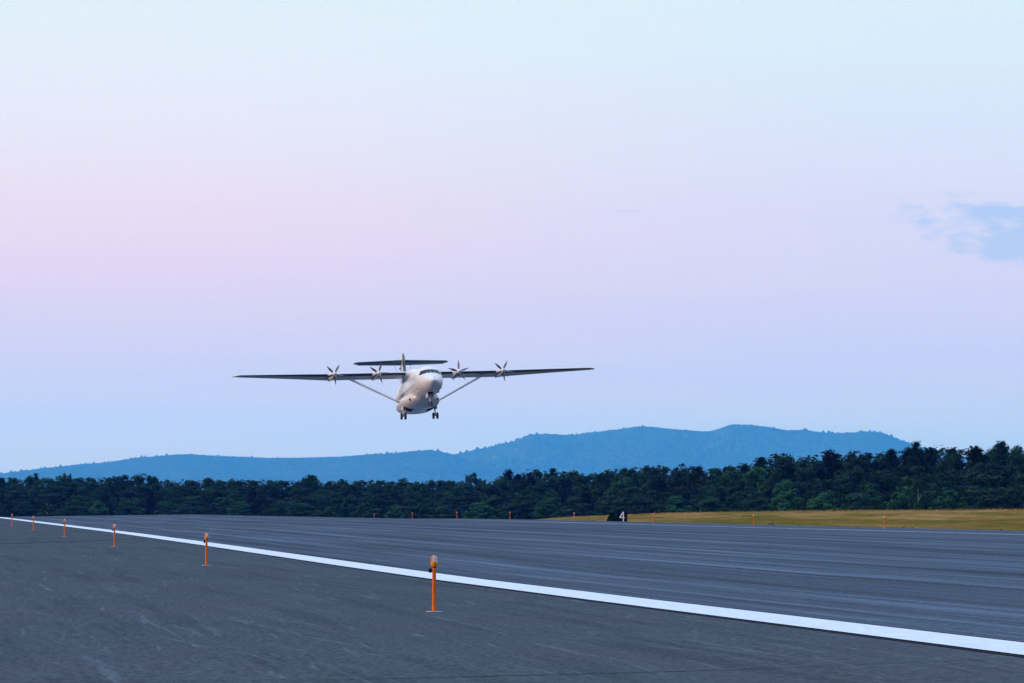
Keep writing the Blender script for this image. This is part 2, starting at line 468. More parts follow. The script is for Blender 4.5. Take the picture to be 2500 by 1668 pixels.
def ribbon(name, pts, w, mat, dz):
    """thin strip on the pavement through (u, v) points"""
    V = []; Fc = []
    P = []
    for a, b in zip(pts[:-1], pts[1:]):
        n = max(2, int(abs(b[0] - a[0]) / 4) + 2)
        for k in range(n): P.append((a[0] + (b[0] - a[0]) * k / n, a[1] + (b[1] - a[1]) * k / n))
    P.append(pts[-1])
    for i, (u, v) in enumerate(P):
        a = P[max(0, i - 1)]; b = P[min(len(P) - 1, i + 1)]
        d = Vector((b[0] - a[0], b[1] - a[1])).normalized(); nn = Vector((-d.y, d.x))
        ww = w * (0.25 + 0.75 * math.sin(math.pi * min(max(i / (len(P) - 1), 0.06), 0.94))) * random.uniform(0.7, 1.2)
        for s_ in (-1, 1):
            uu, vv = u + nn.x * ww * s_, v + nn.y * ww * s_
            V.append((vv, uu, float(G(uu, vv)) + dz))
    for i in range(len(P) - 1): Fc.append((2 * i, 2 * i + 1, 2 * i + 3, 2 * i + 2))
    return V, Fc
mb = MB()
for pts, w in (([(216, 1.5), (220, 3.35), (232, 6.0), (244, 8.9)], .35), ([(50.9, 1.0), (51.4, 3.7), (52.4, 5.2), (53.2, 6.3), (54.2, 8.8)], .035),
               ([(140, 0.2), (136, 2.5), (133, 4.2)], .05)):
    mb.add(*ribbon("c", pts, w, None, 0.004))
o = mb.build("pavement_crack", M['crack']); o.rotation_euler = (0, 0, TH); tag(o, kind="structure")

# ------------------------------------------------------------------ hills
def hill(name, dist, prof, depth, seed, xa=-420, xb=2920):
    xs = np.arange(xa, xb, 1.0)
    yp = np.interp(xs, [q[0] for q in prof], [q[1] for q in prof])
    k = np.ones(9) / 9
    yp = np.convolve(np.pad(yp, 4, 'edge'), k, 'valid')
    r = np.random.default_rng(seed)
    X = (xs - 1250) / F * dist
    ridge = EYE + (HY - yp) / F * dist
    px = dist / F
    spike = np.zeros(len(xs))
    i = 0
    while i < len(xs):
        h = (1.2 + r.gamma(1.5, 1.6)) * px; w = r.uniform(1.8, 5.0)
        a = np.exp(-((np.arange(len(xs)) - i) / w) ** 2) if False else None
        lo, hi = max(0, i - 8), min(len(xs), i + 9)
        spike[lo:hi] = np.maximum(spike[lo:hi], min(h, 7.0 * px) * np.exp(-((np.arange(lo, hi) - i) / w) ** 2))
        i += int(r.integers(3, 15))
    ts = np.concatenate([np.linspace(0, 0.9, 46), np.linspace(0.91, 1.0, 8), [1.03, 1.1, 1.3]])
    V = np.zeros((len(ts), len(xs), 3))
    ph = r.uniform(0, 6.28, 12)
    for a, tt in enumerate(ts):
        shape = np.where(tt <= 1, 0, 0)
        s_ = math.sin(min(tt, 1) * math.pi / 2) ** 1.25
        if tt > 1: s_ = 1 - (tt - 1) * 1.6
        Y = dist - depth * (1 - tt)
        rel = sum(math.sin(ph[j] + tt * (3 + j)) * np.sin(xs / (60 + 37 * j) + ph[j + 6] + tt * 3) for j in range(5)) / 5
        gully = rel * ridge * 0.16 * math.sin(math.pi * min(tt, 1))
        z = -7 + (ridge + 7) * s_ + gully
        can = r.gamma(2.0, 0.5, len(xs)) * px * 0.7 if tt < 1 else spike
        if tt > 1: can = spike * 0.3
        V[a, :, 0] = X * (Y / dist) ; V[a, :, 1] = Y + r.normal(0, 3, len(xs)); V[a, :, 2] = z + can
    nx = len(xs); nt_ = len(ts)
    Fc = [(a * nx + b, a * nx + b + 1, (a + 1) * nx + b + 1, (a + 1) * nx + b) for a in range(nt_ - 1) for b in range(nx - 1)]
    o = link(name, mesh(name, V.reshape(-1, 3), Fc), M['hill'])
    return tag(o, kind="structure")

RIDGE = [(-420, 1200), (0, 1158), (54, 1152), (100, 1146), (200, 1135), (260, 1131), (320, 1121), (390, 1115), (430, 1112), (460, 1111), (530, 1115),
         (600, 1118), (670, 1121), (750, 1121), (830, 1119), (870, 1115), (915, 1110), (950, 1109), (1000, 1103), (1045, 1100), (1075, 1103), (1105, 1112),
         (1125, 1118), (1200, 1140), (1400, 1170), (2920, 1200)]
RIDGE2 = [(-420, 1215), (600, 1200), (1000, 1135), (1060, 1120), (1105, 1112), (1130, 1107), (1160, 1099), (1190, 1094), (1235, 1083), (1255, 1079), (1293, 1062), (1340, 1061), (1394, 1065),
          (1436, 1058), (1489, 1053), (1553, 1044), (1596, 1045), (1638, 1051), (1713, 1058), (1735, 1058), (1760, 1051), (1785, 1042), (1830, 1042), (1880, 1046),
          (1920, 1052), (1970, 1051), (2000, 1056), (2040, 1059), (2085, 1057), (2115, 1054), (2150, 1057), (2175, 1066), (2200, 1076), (2225, 1086), (2300, 1106),
          (2500, 1145), (2920, 1190)]
hill("hills", 72000, RIDGE, 11000, 5)
hill("mountains", 78500, RIDGE2, 12000, 9)

# ------------------------------------------------------------------ trees
def leafquad(V, Fc, p, s, r, nrm=None):
    if nrm is None:
        nrm = r.normal(size=3)
    nrm = nrm / (np.linalg.norm(nrm) + 1e-9)
    a = np.cross(nrm, r.normal(size=3)); a /= (np.linalg.norm(a) + 1e-9)
    b = np.cross(nrm, a)
    s1 = s * r.uniform(0.6, 1.2); s2 = s * r.uniform(0.5, 1.0)
    i = len(V)
    V += [p - a * s1, p - b * s2, p + a * s1, p + b * s2]
    Fc.append((i, i + 1, i + 2, i + 3))

TH_ = 14.0
def broadleaf(seed, R=3.3, bottom=0.28, n_cl=50, mat='leaf', leaf=0.27):
    r = np.random.default_rng(seed)
    V = []; Fc = []
    zc = TH_ * (bottom + 1) / 2; hz = TH_ * (1 - bottom) / 2
    lobes = [(r.uniform(-.3, .3) * R, r.uniform(-.3, .3) * R, r.uniform(.55, .9)) for _ in range(3)]
    for k in range(n_cl):
        d = r.normal(size=3); d /= np.linalg.norm(d)
        q = r.uniform(0.55, 0.95)
        taper = 1 - 0.35 * max(0, d[2])
        c = np.array([d[0] * R * q * taper, d[1] * R * q * taper, zc + d[2] * hz * q])
        cr = r.uniform(0.65, 1.45)
        for j in range(int(58 * cr ** 1.5)):
            e = r.normal(size=3); e /= np.linalg.norm(e)
            p = c + e * cr * np.array([1, 1, 0.7]) * r.uniform(0.5, 1.0)
            leafquad(V, Fc, p, leaf * r.uniform(.6, 1.2), r, e + np.array([0, 0, 0.35]) + r.normal(size=3) * 0.22)
    top = max(v[2] for v in V)
    V = [np.array([v[0], v[1], v[2] * TH_ / top]) for v in V]
    me = mesh("crown", V, Fc); me.materials.append(M[mat]); return me

def pinecrown(seed, R=2.6, bottom=0.25, open_=0.0):
    r = np.random.default_rng(seed)
    V = []; Fc = []
    z = TH_ * bottom
    while z < TH_ * 0.98:
        tt = (z / TH_ - bottom) / (1 - bottom)
        rr = R * (1 - tt) ** 0.6 * r.uniform(.7, 1.15) + 0.4
        nb = int(r.integers(3, 6)); a0 = r.uniform(0, 6.28)
        for k in range(nb):
            a = a0 + k * 6.28 / nb + r.normal() * 0.25
            ln = rr * r.uniform(0.55, 1.15)
            for s_ in np.arange(0.25, 1.01, 0.25):
                c = np.array([math.cos(a) * ln * s_, math.sin(a) * ln * s_, z + 0.25 * ln * s_ + r.normal() * .08])
                w = 0.36 * (0.5 + tt * 0 + s_ * 0.6)
                for j in range(22):
                    e = r.normal(size=3) * np.array([w, w, w * 0.5])
                    leafquad(V, Fc, c + e, 0.23 * r.uniform(.6, 1.2), r, np.array([0, 0, 1.0]) + r.normal(size=3) * 0.6)
        z += r.uniform(0.55, 1.0)
    for j in range(26):
        leafquad(V, Fc, np.array([r.normal() * .14, r.normal() * .14, TH_ * r.uniform(.955, 1.0)]), 0.2, r)
    me = mesh("crown", V, Fc); me.materials.append(M['needle']); return me

def trunkmesh(seed, top=0.75, r0=0.22, mat='bark'):
    r = random.Random(seed)
    mb = MB()
    pts = [(0, 0, -0.6)]; rs = [r0 * 1.2]
    x = y = 0
    for k in range(1, 7):
        x += r.uniform(-.12, .12); y += r.uniform(-.12, .12)
        pts.append((x, y, TH_ * top * k / 6)); rs.append(r0 * (1 - 0.78 * k / 6))
    mb.tube(pts, rs, 7)
    for k in range(5):
        b = pts[r.randint(2, 5)]; a = r.uniform(0, 6.28); ln = r.uniform(1.0, 2.2)
        mb.tube([b, (b[0] + math.cos(a) * ln * .5, b[1] + math.sin(a) * ln * .5, b[2] + ln * .45), (b[0] + math.cos(a) * ln, b[1] + math.sin(a) * ln, b[2] + ln * 1.0)], [.07, .05, .02], 5)
    me = mesh("trunk", mb.V, mb.F, True); me.materials.append(M[mat]); return me

CROWN = {'leaf': [broadleaf(100 + k, R=random.uniform(3.2, 4.4), bottom=random.uniform(.05, .22)) for k in range(8)],
         'pale': [broadleaf(200 + k, R=3.4, bottom=0.04, n_cl=56, mat='leafpale') for k in range(4)],
         'pine': [pinecrown(300 + k, R=random.uniform(2.3, 3.4), bottom=random.uniform(.12, .25)) for k in range(6)]}
TRUNK = {'leaf': [trunkmesh(k) for k in range(3)], 'pale': [trunkmesh(9, 0.5, .14)], 'pine': [trunkmesh(20 + k, 0.99, .2) for k in range(2)], 'birch': [trunkmesh(40, 0.9, .17, 'birch'), trunkmesh(41, .9, .15, 'birch')]}

PROF = [(-200, 1168), (0, 1166), (50, 1166), (80, 1160), (90, 1158), (105, 1165), (115, 1163), (148, 1163), (155, 1155), (162, 1162), (171, 1156), (180, 1163), (200, 1165), (235, 1163), (262, 1162), (290, 1157), (340, 1156), (375, 1160), (392, 1170), (400, 1172),
        (430, 1170), (440, 1173), (475, 1166), (510, 1166), (530, 1172), (570, 1168), (590, 1174), (650, 1168), (690, 1173), (735, 1172), (750, 1160), (775, 1162), (790, 1173), (830, 1168), (870, 1173), (905, 1167), (930, 1174),
        (1000, 1173), (1030, 1173), (1080, 1168), (1105, 1174), (1170, 1174), (1205, 1169), (1225, 1160), (1243, 1147), (1262, 1158), (1275, 1153), (1290, 1145), (1330, 1143), (1400, 1147), (1425, 1153), (1440, 1160), (1465, 1155),
        (1490, 1141), (1510, 1145), (1530, 1138), (1560, 1136), (1585, 1134), (1600, 1127), (1612, 1135), (1630, 1143), (1650, 1145), (1665, 1138), (1680, 1127), (1700, 1138), (1735, 1142), (1765, 1138), (1790, 1127), (1820, 1133),
        (1850, 1119), (1875, 1112), (1895, 1105), (1935, 1107), (1950, 1115), (1990, 1105), (2025, 1098), (2045, 1106), (2070, 1105), (2080, 1096), (2100, 1104), (2120, 1103), (2160, 1094), (2200, 1101), (2220, 1093), (2235, 1080), (2250, 1087), (2280, 1091),
        (2302, 1081), (2320, 1092), (2350, 1095), (2390, 1087), (2410, 1094), (2443, 1080), (2460, 1089), (2475, 1084), (2500, 1088), (2700, 1085)]
BASE = [(-200, 1260), (600, 1256), (900, 1262), (1350, 1264), (1530, 1254), (1900, 1247), (2100, 1245), (2500, 1242), (2700, 1242)]
DIST = [(-600, 1950), (0, 1850), (1200, 1650), (1700, 1350), (2500, 1150), (2900, 1100)]
ip = lambda tab, x: float(np.interp(x, [q[0] for q in tab], [q[1] for q in tab]))
def zone(x):
    if x < 330: return "at the far wood's left end"
    if x < 620: return "in the wood left of the aircraft"
    if x < 1000: return "in the wood below the aircraft's right wing"
    if x < 1450: return "in the wood below the aircraft's left wing"
    if x < 1700: return "in the wood behind the number sign"
    if x < 2100: return "behind the tan field's left half"
    return "behind the tan field's right half"
rt = random.Random(77)
ntree = 0
def tree(kind, X, Y, zg, zt, label, group, wid=1.0, trunk=None, name=None, cidx=None):
    global ntree
    h = max(2.0, zt - zg)
    root = empty(name or {'leaf': 'broadleaf_tree', 'pale': 'young_tree', 'pine': 'pine_tree'}[kind], (X, Y, zg))
    s = h / TH_
    root.rotation_euler = (0, 0, rt.uniform(0, 6.28))
    root.scale = (wid, wid, s)
    tag(root, label, "tree", group)
    link("trunk", rt.choice(TRUNK[trunk or kind]), None, root)
    link("crown", CROWN[kind][cidx] if cidx is not None else rt.choice(CROWN[kind]), None, root)
    ntree += 1
    return root
# rows of the wood, front to back
FR = [0.36, 0.56, 0.70, 0.82, 0.92, 1.0]
STEP = [7.6, 7.2, 6.8, 6.4, 5.6, 4.2]
for row in range(6):
    x = -25.0 + rt.uniform(0, 30)
    while x < 2535:
        D = ip(DIST, x) + row * 15 + rt.uniform(-5, 5)
        yb, yt = ip(BASE, x), ip(PROF, x)
        fr = FR[row] + (rt.uniform(-.09, .07) if row < 5 else rt.uniform(-.02, .015))
        y = yb - (yb - yt) * fr
        X = (x - 1250) / F * D
        uu, vv = to_uv(X, D)
        zg = float(G(uu, vv)) - 0.1
        zt = EYE + (HY - y) / F * D
        pr = rt.random()
        if row == 0: kind = 'pale' if pr < .6 else 'leaf'
        elif row >= 4: kind = 'pine' if pr < (0.03 if x < 1180 else 0.25 if x < 1700 else 0.45) else 'leaf'
        else: kind = 'pine' if pr < (.12 if x < 1200 else .25) else ('pale' if pr > .93 else 'leaf')
        wid = rt.uniform(.95, 1.4) if row < 4 else rt.uniform(.8, 1.15)
        where = zone(x)
        deck = ("at the foot, " if row == 0 else "on the skyline, " if row == 5 else "among the crowns, ")
        lab = {'leaf': "dark green leafy tree ", 'pale': "pale green bushy tree ", 'pine': "dark ragged pine tree "}[kind]
        tree(kind, X, D, zg, zt, lab + deck + where, {'leaf': "leafy trees of the far wood", 'pale': "young trees of the far wood", 'pine': "pines of the far wood"}[kind], wid)
        x += STEP[row] * rt.uniform(.75, 1.25) / D * F
# trees one can single out
def special(kind, x, yt, label, wid, dD=-14, **kw):
    D = ip(DIST, x) + dD
    X = (x - 1250) / F * D
    uu, vv = to_uv(X, D)
    return tree(kind, X, D, float(G(uu, vv)) - .1, EYE + (HY - yt) / F * D, label, kw.pop('group', None), wid, **kw)
special('pine', 2236, 1079, "tall dark pine rising above the wood where the hill slopes into it", .8, 85)
special('pine', 2445, 1079, "tallest pine at the right end of the wood's skyline", .8, 60)
special('pine', 88, 1156, "small pointed pine alone on the skyline near the left edge", .6, 95)
special('leaf', 156, 1154, "left of two round tree tops poking above the left skyline", .45, 95)
special('leaf', 171, 1155, "right of two round tree tops poking above the left skyline", .38, 95)
special('leaf', 760, 1158, "dark tree top standing above the skyline under the aircraft's right propellers", .75, 95)
special('pine', 1243, 1146, "dark pine peaking where the wood begins to climb, under the left wing strut", .8, 95)
special('pale', 116, 1215, "slim birch with bare pale trunk at the left foot of the wood", .5, -24, trunk='birch', name='birch_tree', cidx=0)
special('leaf', 2241, 1160, "slim birch with pale trunk in front of the right hand wood", .5, -24, trunk='birch', name='birch_tree')
special('leaf', 1545, 1186, "broad dark round tree standing behind the number sign", 1.5, -20, name='broadleaf_tree')
for x, yt, D, w, lb in ((985, 1166, 2600, 1.3, "hazy pale tree top behind the wood, below the right wing root"), (1160, 1153, 2600, 1.0, "taller hazy tree top behind the wood, below the left wing"),
                        (1142, 1157, 2650, .6, "thin hazy tree top just left of the taller hazy one")):
    tree('leaf', (x - 1250) / F * D, D, -7, EYE + (HY - yt) / F * D, lb, None, w)

# the wood behind and beyond the counted trees
r = np.random.default_rng(4)
V = []; Fc = []
for x in np.arange(-900, 3400, 13.0):
    inside = -40 < x < 2540
    for lay in range(4 if not inside else 3):
        D = ip(DIST, x) + (105 + lay * 14 if inside else lay * 24)
        yb, yt = ip(BASE, x), ip(PROF, x)
        fr = (0.975 - 0.07 * (2 - lay)) if inside else (0.5 + 0.16 * lay)
        y = yb - (yb - yt) * (fr + r.uniform(-.06, .05))
        X = (x + r.uniform(-9, 9) - 1250) / F * D; zt = EYE + (HY - y) / F * D; zg = -6.0
        for k in range(120 if inside else 150):
            d = r.normal(size=3); d /= np.linalg.norm(d)
            hz = (zt - zg) / 2
            p = np.array([X + d[0] * 2.6, D + d[1] * 2.6, zt - 0.1 - hz + d[2] * hz])
            leafquad(V, Fc, p, r.uniform(.38, .7), r, d + r.normal(size=3) * .2)
o = link("distant_woodland", mesh("distant_woodland", V, Fc), M['mass'])
tag(o, "dark unbroken mass of the wood behind the counted trees", "woodland", kind="stuff")

# ------------------------------------------------------------------ dry grass
r = np.random.default_rng(21)
V = []; Fc = []
n = 9000
uu = r.uniform(300, 960, n); vv = np.where(r.random(n) < .6, 93 + 6 * r.random(n), 77.5 + 3 * r.random(n))
gz = G(uu, vv)
for u, v, z in zip(uu, vv, gz):
    h = r.uniform(.03, .12) * (1.5 if r.random() < .05 else 1)
    for k in range(2):
        a = r.uniform(0, 3.14); w = r.uniform(.05, .14); px_, py_ = math.cos(a) * w, math.sin(a) * w
        ox, oy = r.normal(size=2) * .2; lx, ly = r.normal(size=2) * .12
        i = len(V)
        V += [(v + ox - px_, u + oy - py_, z - .08), (v + ox + px_, u + oy + py_, z - .08), (v + ox + lx, u + oy + ly, z - .05 + h)]
        Fc.append((i, i + 1, i + 2))
o = link("dry_grass", mesh("dry_grass", V, Fc), M['grass']); o.rotation_euler = (0, 0, TH)
tag(o, "tan and olive dry grass on the low rise past the runway", "grass", kind="stuff")

def bush(name, x, v, w, h, label, mat, seed, nq=260, leaf=.07):
    al = math.atan((x - 1250) / F) + TH
    u = v / math.tan(al)
    r = np.random.default_rng(seed)
    V = []; Fc = []
    for k in range(nq):
        d = r.normal(size=3); d /= np.linalg.norm(d); d[2] = abs(d[2])
        p = np.array([d[0] * w, d[1] * w, d[2] * h]) * r.uniform(.45, 1.0) * np.array([1, 1, r.uniform(.7, 1.05)])
        leafquad(V, Fc, p, leaf * r.uniform(.6, 1.6), r, d + r.normal(size=3) * .5)
    root = empty(name, rw(u, v, float(G(u, v)) - .06))
    tag(root, label, "shrub")
    me = mesh("foliage", V, Fc); link("foliage", me, mat, root)
    mb = MB()
    for k in range(5):
        a = k * 1.3
        mb.tube([(0, 0, -.05), (math.cos(a) * w * .3, math.sin(a) * w * .3, h * .4), (math.cos(a) * w * .6, math.sin(a) * w * .6, h * .75)], [.03, .02, .01], 5)
    mb.build("stem", M['bark'], root)
bush("shrub", 1497, 76, .72, 1.65, "dark leafy shrub growing against the left side of the number sign", M['leaf'], 1, 1300, .15)
bush("weed_clump", 1393, 80, .40, .5, "yellow green weed clump beside a far edge light, left of the sign", M['weed'], 2)
bush("weed_clump", 1430, 80, .35, .5, "green weed clump midway between that light and the number sign", M['weed'], 3)
bush("weed_clump", 1885, 74, .5, .8, "bright green weeds just right of a light at the tan field's edge", M['weed'], 4)
bush("weed_clump", 2480, 66, .9, .6, "dark green weeds at the pavement's edge by the right side of the picture", M['weed'], 5, 300)

# ------------------------------------------------------------------ edge lights
def make_light():
    root = empty("runway_edge_light")
    mb = MB(); mb.tube([(0, 0, 0), (0, 0, .075), (0, 0, .08)], [.0255, .0255, .024], 16); mb.tube([(0, 0, .08), (0, 0, .555)], .0235, 16)
    mb.build("post", M['orange'], root, True, 40)
    mb = MB(); mb.tube([(0, 0, 0), (0, 0, .006), (0, 0, .008)], [.105, .105, .098], 20); mb.build("base_plate", M['plate'], root, True, 30)
    mb = MB(); mb.tube([(0, 0, .552), (0, 0, .565), (0, 0, .575), (0, 0, .61), (0, 0, .618)], [.030, .034, .0415, .0425, .039], 20)
    mb.build("lamp_holder", M['amber'], root, True, 40)
    mb = MB(); mb.tube([(0, 0, .542), (0, 0, .5525)], [.026, .029], 16); mb.build("clamp_ring", M['black'], root, True, 40)
    mb = MB(); mb.tube([(0, 0, .618), (0, 0, .63), (0, 0, .66), (0, 0, .674)], [.036, .038, .037, .030], 20)
    lens = mb.build("lens", M['lens'], root, True, 50)
    mb = MB()
    for x in (-.012, .012): mb.box((x - .003, -.003, .619), (x + .003, .003, .657))
    mb.build("lamp_bracket", M['darkmetal'], lens)
    # orange shield on the approach side and round cap
    mb = MB(); n = 9; ring0 = []; V = []; Fc = []
    for k in range(n):
        a = rad(140 + 90 * k / (n - 1)); c_, s_ = math.cos(a), math.sin(a)
        for (rr, z) in ((.0400, .612), (.0400, .670), (.0425, .670), (.0425, .612)): V.append((c_ * rr, s_ * rr, z))
    for k in range(n - 1):
        for j in range(4): Fc.append((4 * k + j, 4 * k + (j + 1) % 4, 4 * k + 4 + (j + 1) % 4, 4 * k + 4 + j))
    Fc += [(0, 1, 2, 3), tuple(4 * (n - 1) + j for j in (3, 2, 1, 0))]
    mb.add(V, Fc); mb.build("shield", M['orange'], root)
    mb = MB(); mb.tube([(-.004, 0, .6745), (-.004, 0, .679), (-.006, 0, .686), (-.006, 0, .690)], [.034, .033, .024, .008], 18)
    mb.build("cap", M['amber'], root, True, 50)
    mb = MB(); mb.box((-.064, -.016, .480), (-.030, .016, .532)); mb.box((-.036, -.006, .503), (-.022, .006, .515))
    mb.build("transformer_plug", M['black'], root)
    return root
def kids(o): return [c for c in bpy.data.objects if c.parent == o]
def copy_tree(o, parent=None):
    c = o.copy(); COL.objects.link(c)
    if parent: c.parent = parent
    for ch in kids(o): copy_tree(ch, c)
    return c
proto = make_light()
u1 = 6.55 / math.tan(TH + math.atan((1060 - 1250) / F))
NEAR = ["large orange edge light nearest the camera, on a round metal base plate", "second nearest orange edge light beside the near white line",
        "third orange edge light along the near white line", "fourth orange edge light along the near white line",
        "fifth orange edge light along the near line, near the picture's left side", "farthest orange edge light of the near row, at the left picture edge"]
for k in range(6):
    o = proto if k == 0 else copy_tree(proto)
    u = u1 + 60.96 * k
    o.location = rw(u, 6.55, float(G(u, 6.55)))
    o.rotation_euler = (0, 0, TH * .3 + rad((0, 6, -4, 8, 3, -6)[k]))
    tag(o, NEAR[k], "runway light", "orange edge lights along the near side of the runway")
FAR = ["rightmost far edge light, in front of the tan grass", "far edge light before the grass, second from the right", "far edge light just right of the black number sign",
       "far edge light just left of the number sign, where the grass tapers off", "far edge light against the dark trees, first one left of the grass tip", "far edge light against dark trees, below the left wing strut",
       "far edge light against dark trees, right below the aircraft's wheels", "tiny white-topped light, farthest and leftmost of the far row"]
u0 = 58.0 / math.tan(TH + math.atan((2159 - 1250) / F))
for k in range(8):
    u = u0 + 60.96 * k
    o = copy_tree(proto)
    z = float(G(u, 58.0))
    zs = 1.02 if k < 6 else 1.0
    o.location = rw(u, 58.0, z)
    o.rotation_euler = (0, 0, TH + rad((170, 182, 176, 188, 165, 180, 174, 186)[k]))
    o.scale = (1.1, 1.1, zs + .03)
    tag(o, FAR[k], "runway light", "orange edge lights along the far side of the runway")

# ------------------------------------------------------------------ distance sign
al = math.atan((1518.5 - 1250) / F) + TH
us_, vs_ = 76 / math.tan(al), 76.0
zg = float(G(us_, vs_)) - .06
Xs, Ys, _z = rw(us_, vs_)
root = empty("distance_sign", (Xs, Ys, zg)); root.rotation_euler = (0, 0, rad(1.5))
tag(root, "square black sign with a white number 4 beyond the far runway edge", "sign")
ppm = F / Ys
topz = EYE + (HY - 1248.0) / ppm - zg
sw = 25.5 / ppm / 2
botz = topz - 27.5 / ppm
def bev(o, w):
    b = o.modifiers.new("bevel", 'BEVEL'); b.width = w; b.segments = 2; b.limit_method = 'ANGLE'; return o
mb = MB(); mb.box((-sw, -.12, botz), (sw, .12, topz)); bev(mb.build("cabinet", M['black'], root), .015)
mb = MB()
for sx_ in (-1, 1): mb.tube([(sx_ * sw * .7, 0, -.05), (sx_ * sw * .7, 0, botz)], .04, 10)
for sx_ in (-1, 1):
    mb2 = MB(); mb2.tube([(sx_ * sw * .7, 0, -.05), (sx_ * sw * .7, 0, botz + .001)], .035, 10); mb2.build("leg", M['darkmetal'], root)
def bar(P, Q, w, y0, y1, mbx):
    P = Vector(P); Q = Vector(Q); d = (Q - P).normalized(); nn = Vector((-d.y, d.x)) * w / 2
    c = [P + nn, P - nn, Q - nn, Q + nn]
    V = [(p_.x, y0, p_.y) for p_ in c] + [(p_.x, y1, p_.y) for p_ in c]
    mbx.add(V, [(0, 1, 2, 3), (7, 6, 5, 4), (0, 4, 5, 1), (1, 5, 6, 2), (2, 6, 7, 3), (3, 7, 4, 0)])
def spx(x, y): return ((x - 1518.5) / ppm, EYE + (HY - y) / ppm - zg)
mb = MB(); w = 2.5 / ppm
bar(spx(1521.5, 1249.6), spx(1521.5, 1273.6), w, -.126, -.121, mb)
bar(spx(1520.8, 1250.4), spx(1512.8, 1263.6), w, -.130, -.1262, mb)
bar(spx(1512.2, 1263.6), spx(1524.6, 1263.6), w * .95, -.134, -.1302, mb)
mb.build("numeral", M['signwhite'], root)

# ------------------------------------------------------------------ aircraft
DP = 595.0
A = empty("airliner", ((1013.5 - 1250) / F * DP, DP, EYE + (HY - 906) / F * DP))
tag(A, "white high-wing airliner with four propellers and struts, landing with wheels down", "aircraft")
psi, pit, rol = rad(8.8), rad(5.9), rad(1.4)
fwd = Vector((math.sin(psi) * math.cos(pit), -math.cos(psi) * math.cos(pit), math.sin(pit)))
lef = Vector((math.cos(psi), math.sin(psi), 0)); up = fwd.cross(lef)
lef2 = lef * math.cos(rol) + up * math.sin(rol); up2 = fwd.cross(lef2)
A.rotation_mode = 'QUATERNION'
A.rotation_quaternion = Matrix((fwd, lef2, up2)).transposed().to_quaternion()

def sgn(x, e): return math.copysign(abs(x) ** e, x)
class Body:
    """superellipse sections (x, zc, half width, half height up, half height down, exponent)"""
    def __init__(s, st): s.st = sorted(st)
    def at(s, x):
        a = np.array(s.st); xs = a[:, 0]
        return [float(np.interp(x, xs, a[:, k])) for k in range(1, 6)]
    def pt(s, x, ph):
        zc, hw, ht, hb, e = s.at(x)
        return (x, hw * sgn(math.cos(ph), 2 / e), zc + (ht if math.sin(ph) >= 0 else hb) * sgn(math.sin(ph), 2 / e))
    def inside(s, x, y, z):
        zc, hw, ht, hb, e = s.at(x)
        h = ht if z >= zc else hb
        if hw < 1e-3 or h < 1e-3: return False
        return abs(y / hw) ** e + abs((z - zc) / h) ** e <= 1
    def front(s, y, z, off=.012):
        x = s.st[-1][0]
        while x > s.st[0][0] and not s.inside(x, y, z): x -= .02
        return (x + .02 + off, y, z)
    def side(s, x, z, sg, off=.012):
        zc, hw, ht, hb, e = s.at(x); h = ht if z >= zc else hb
        q = min(1.0, abs((z - zc) / h))
        return (x, sg * (hw * (1 - q ** e) ** (1 / e) + off), z)
    def build(s, name, mat, parent, n=40, step=.25):
        xs = []
        for a, b in zip(s.st[:-1], s.st[1:]):
            k = max(1, int(round((b[0] - a[0]) / step)))
            xs += [a[0] + (b[0] - a[0]) * i / k for i in range(k)]
        xs.append(s.st[-1][0])
        rings = [[s.pt(x, 2 * math.pi * k / n) for k in range(n)] for x in xs]
        V, Fc = loft(rings)
        mb = MB(); mb.add(V, Fc)
        return mb.build(name, mat, parent, True)

def smooth_st(st):
    """resample stations with a smooth curve"""
    st = sorted(st); a = np.array(st); xs = a[:, 0]; n = len(xs)
    out = []
    for i in range(n - 1):
        m0 = (a[min(i + 1, n - 1)] - a[max(i - 1, 0)]) / (xs[min(i + 1, n - 1)] - xs[max(i - 1, 0)])
        m1 = (a[min(i + 2, n - 1)] - a[i]) / (xs[min(i + 2, n - 1)] - xs[i])
        h = xs[i + 1] - xs[i]
        for t_ in np.arange(0, 1, .25):
            p_ = (2 * t_**3 - 3 * t_**2 + 1) * a[i] + (t_**3 - 2 * t_**2 + t_) * h * m0 + (-2 * t_**3 + 3 * t_**2) * a[i + 1] + (t_**3 - t_**2) * h * m1
            p_[0] = xs[i] + t_ * h
            p_[2:5] = np.maximum(p_[2:5], .02)
            out.append(tuple(p_))
    out.append(tuple(a[-1]))
    return out
FUS = Body(smooth_st([(11.10, -2.16, .03, .03, .03, 2.0), (11.02, -2.17, .20, .14, .16, 2.0), (10.8, -2.17, .38, .26, .32, 2.0), (10.4, -2.16, .61, .45, .54, 2.0), (9.9, -2.12, .84, .66, .74, 2.1),
                      (9.4, -2.06, 1.03, .90, .88, 2.2), (8.95, -1.98, 1.11, 1.12, 1.0, 2.25), (8.4, -1.92, 1.17, 1.29, 1.10, 2.3), (7.6, -1.90, 1.20, 1.35, 1.18, 2.3),
                      (6.0, -1.90, 1.21, 1.36, 1.20, 2.3), (-3.0, -1.90, 1.21, 1.36, 1.20, 2.3), (-5.0, -1.75, 1.12, 1.20, 1.05, 2.2), (-7.5, -1.40, .78, .82, .72, 2.1), (-9.6, -1.05, .38, .42, .36, 2.0), (-10.8, -.85, .08, .10, .10, 2.0)]))
fus = FUS.build("fuselage", M['plane'], A)
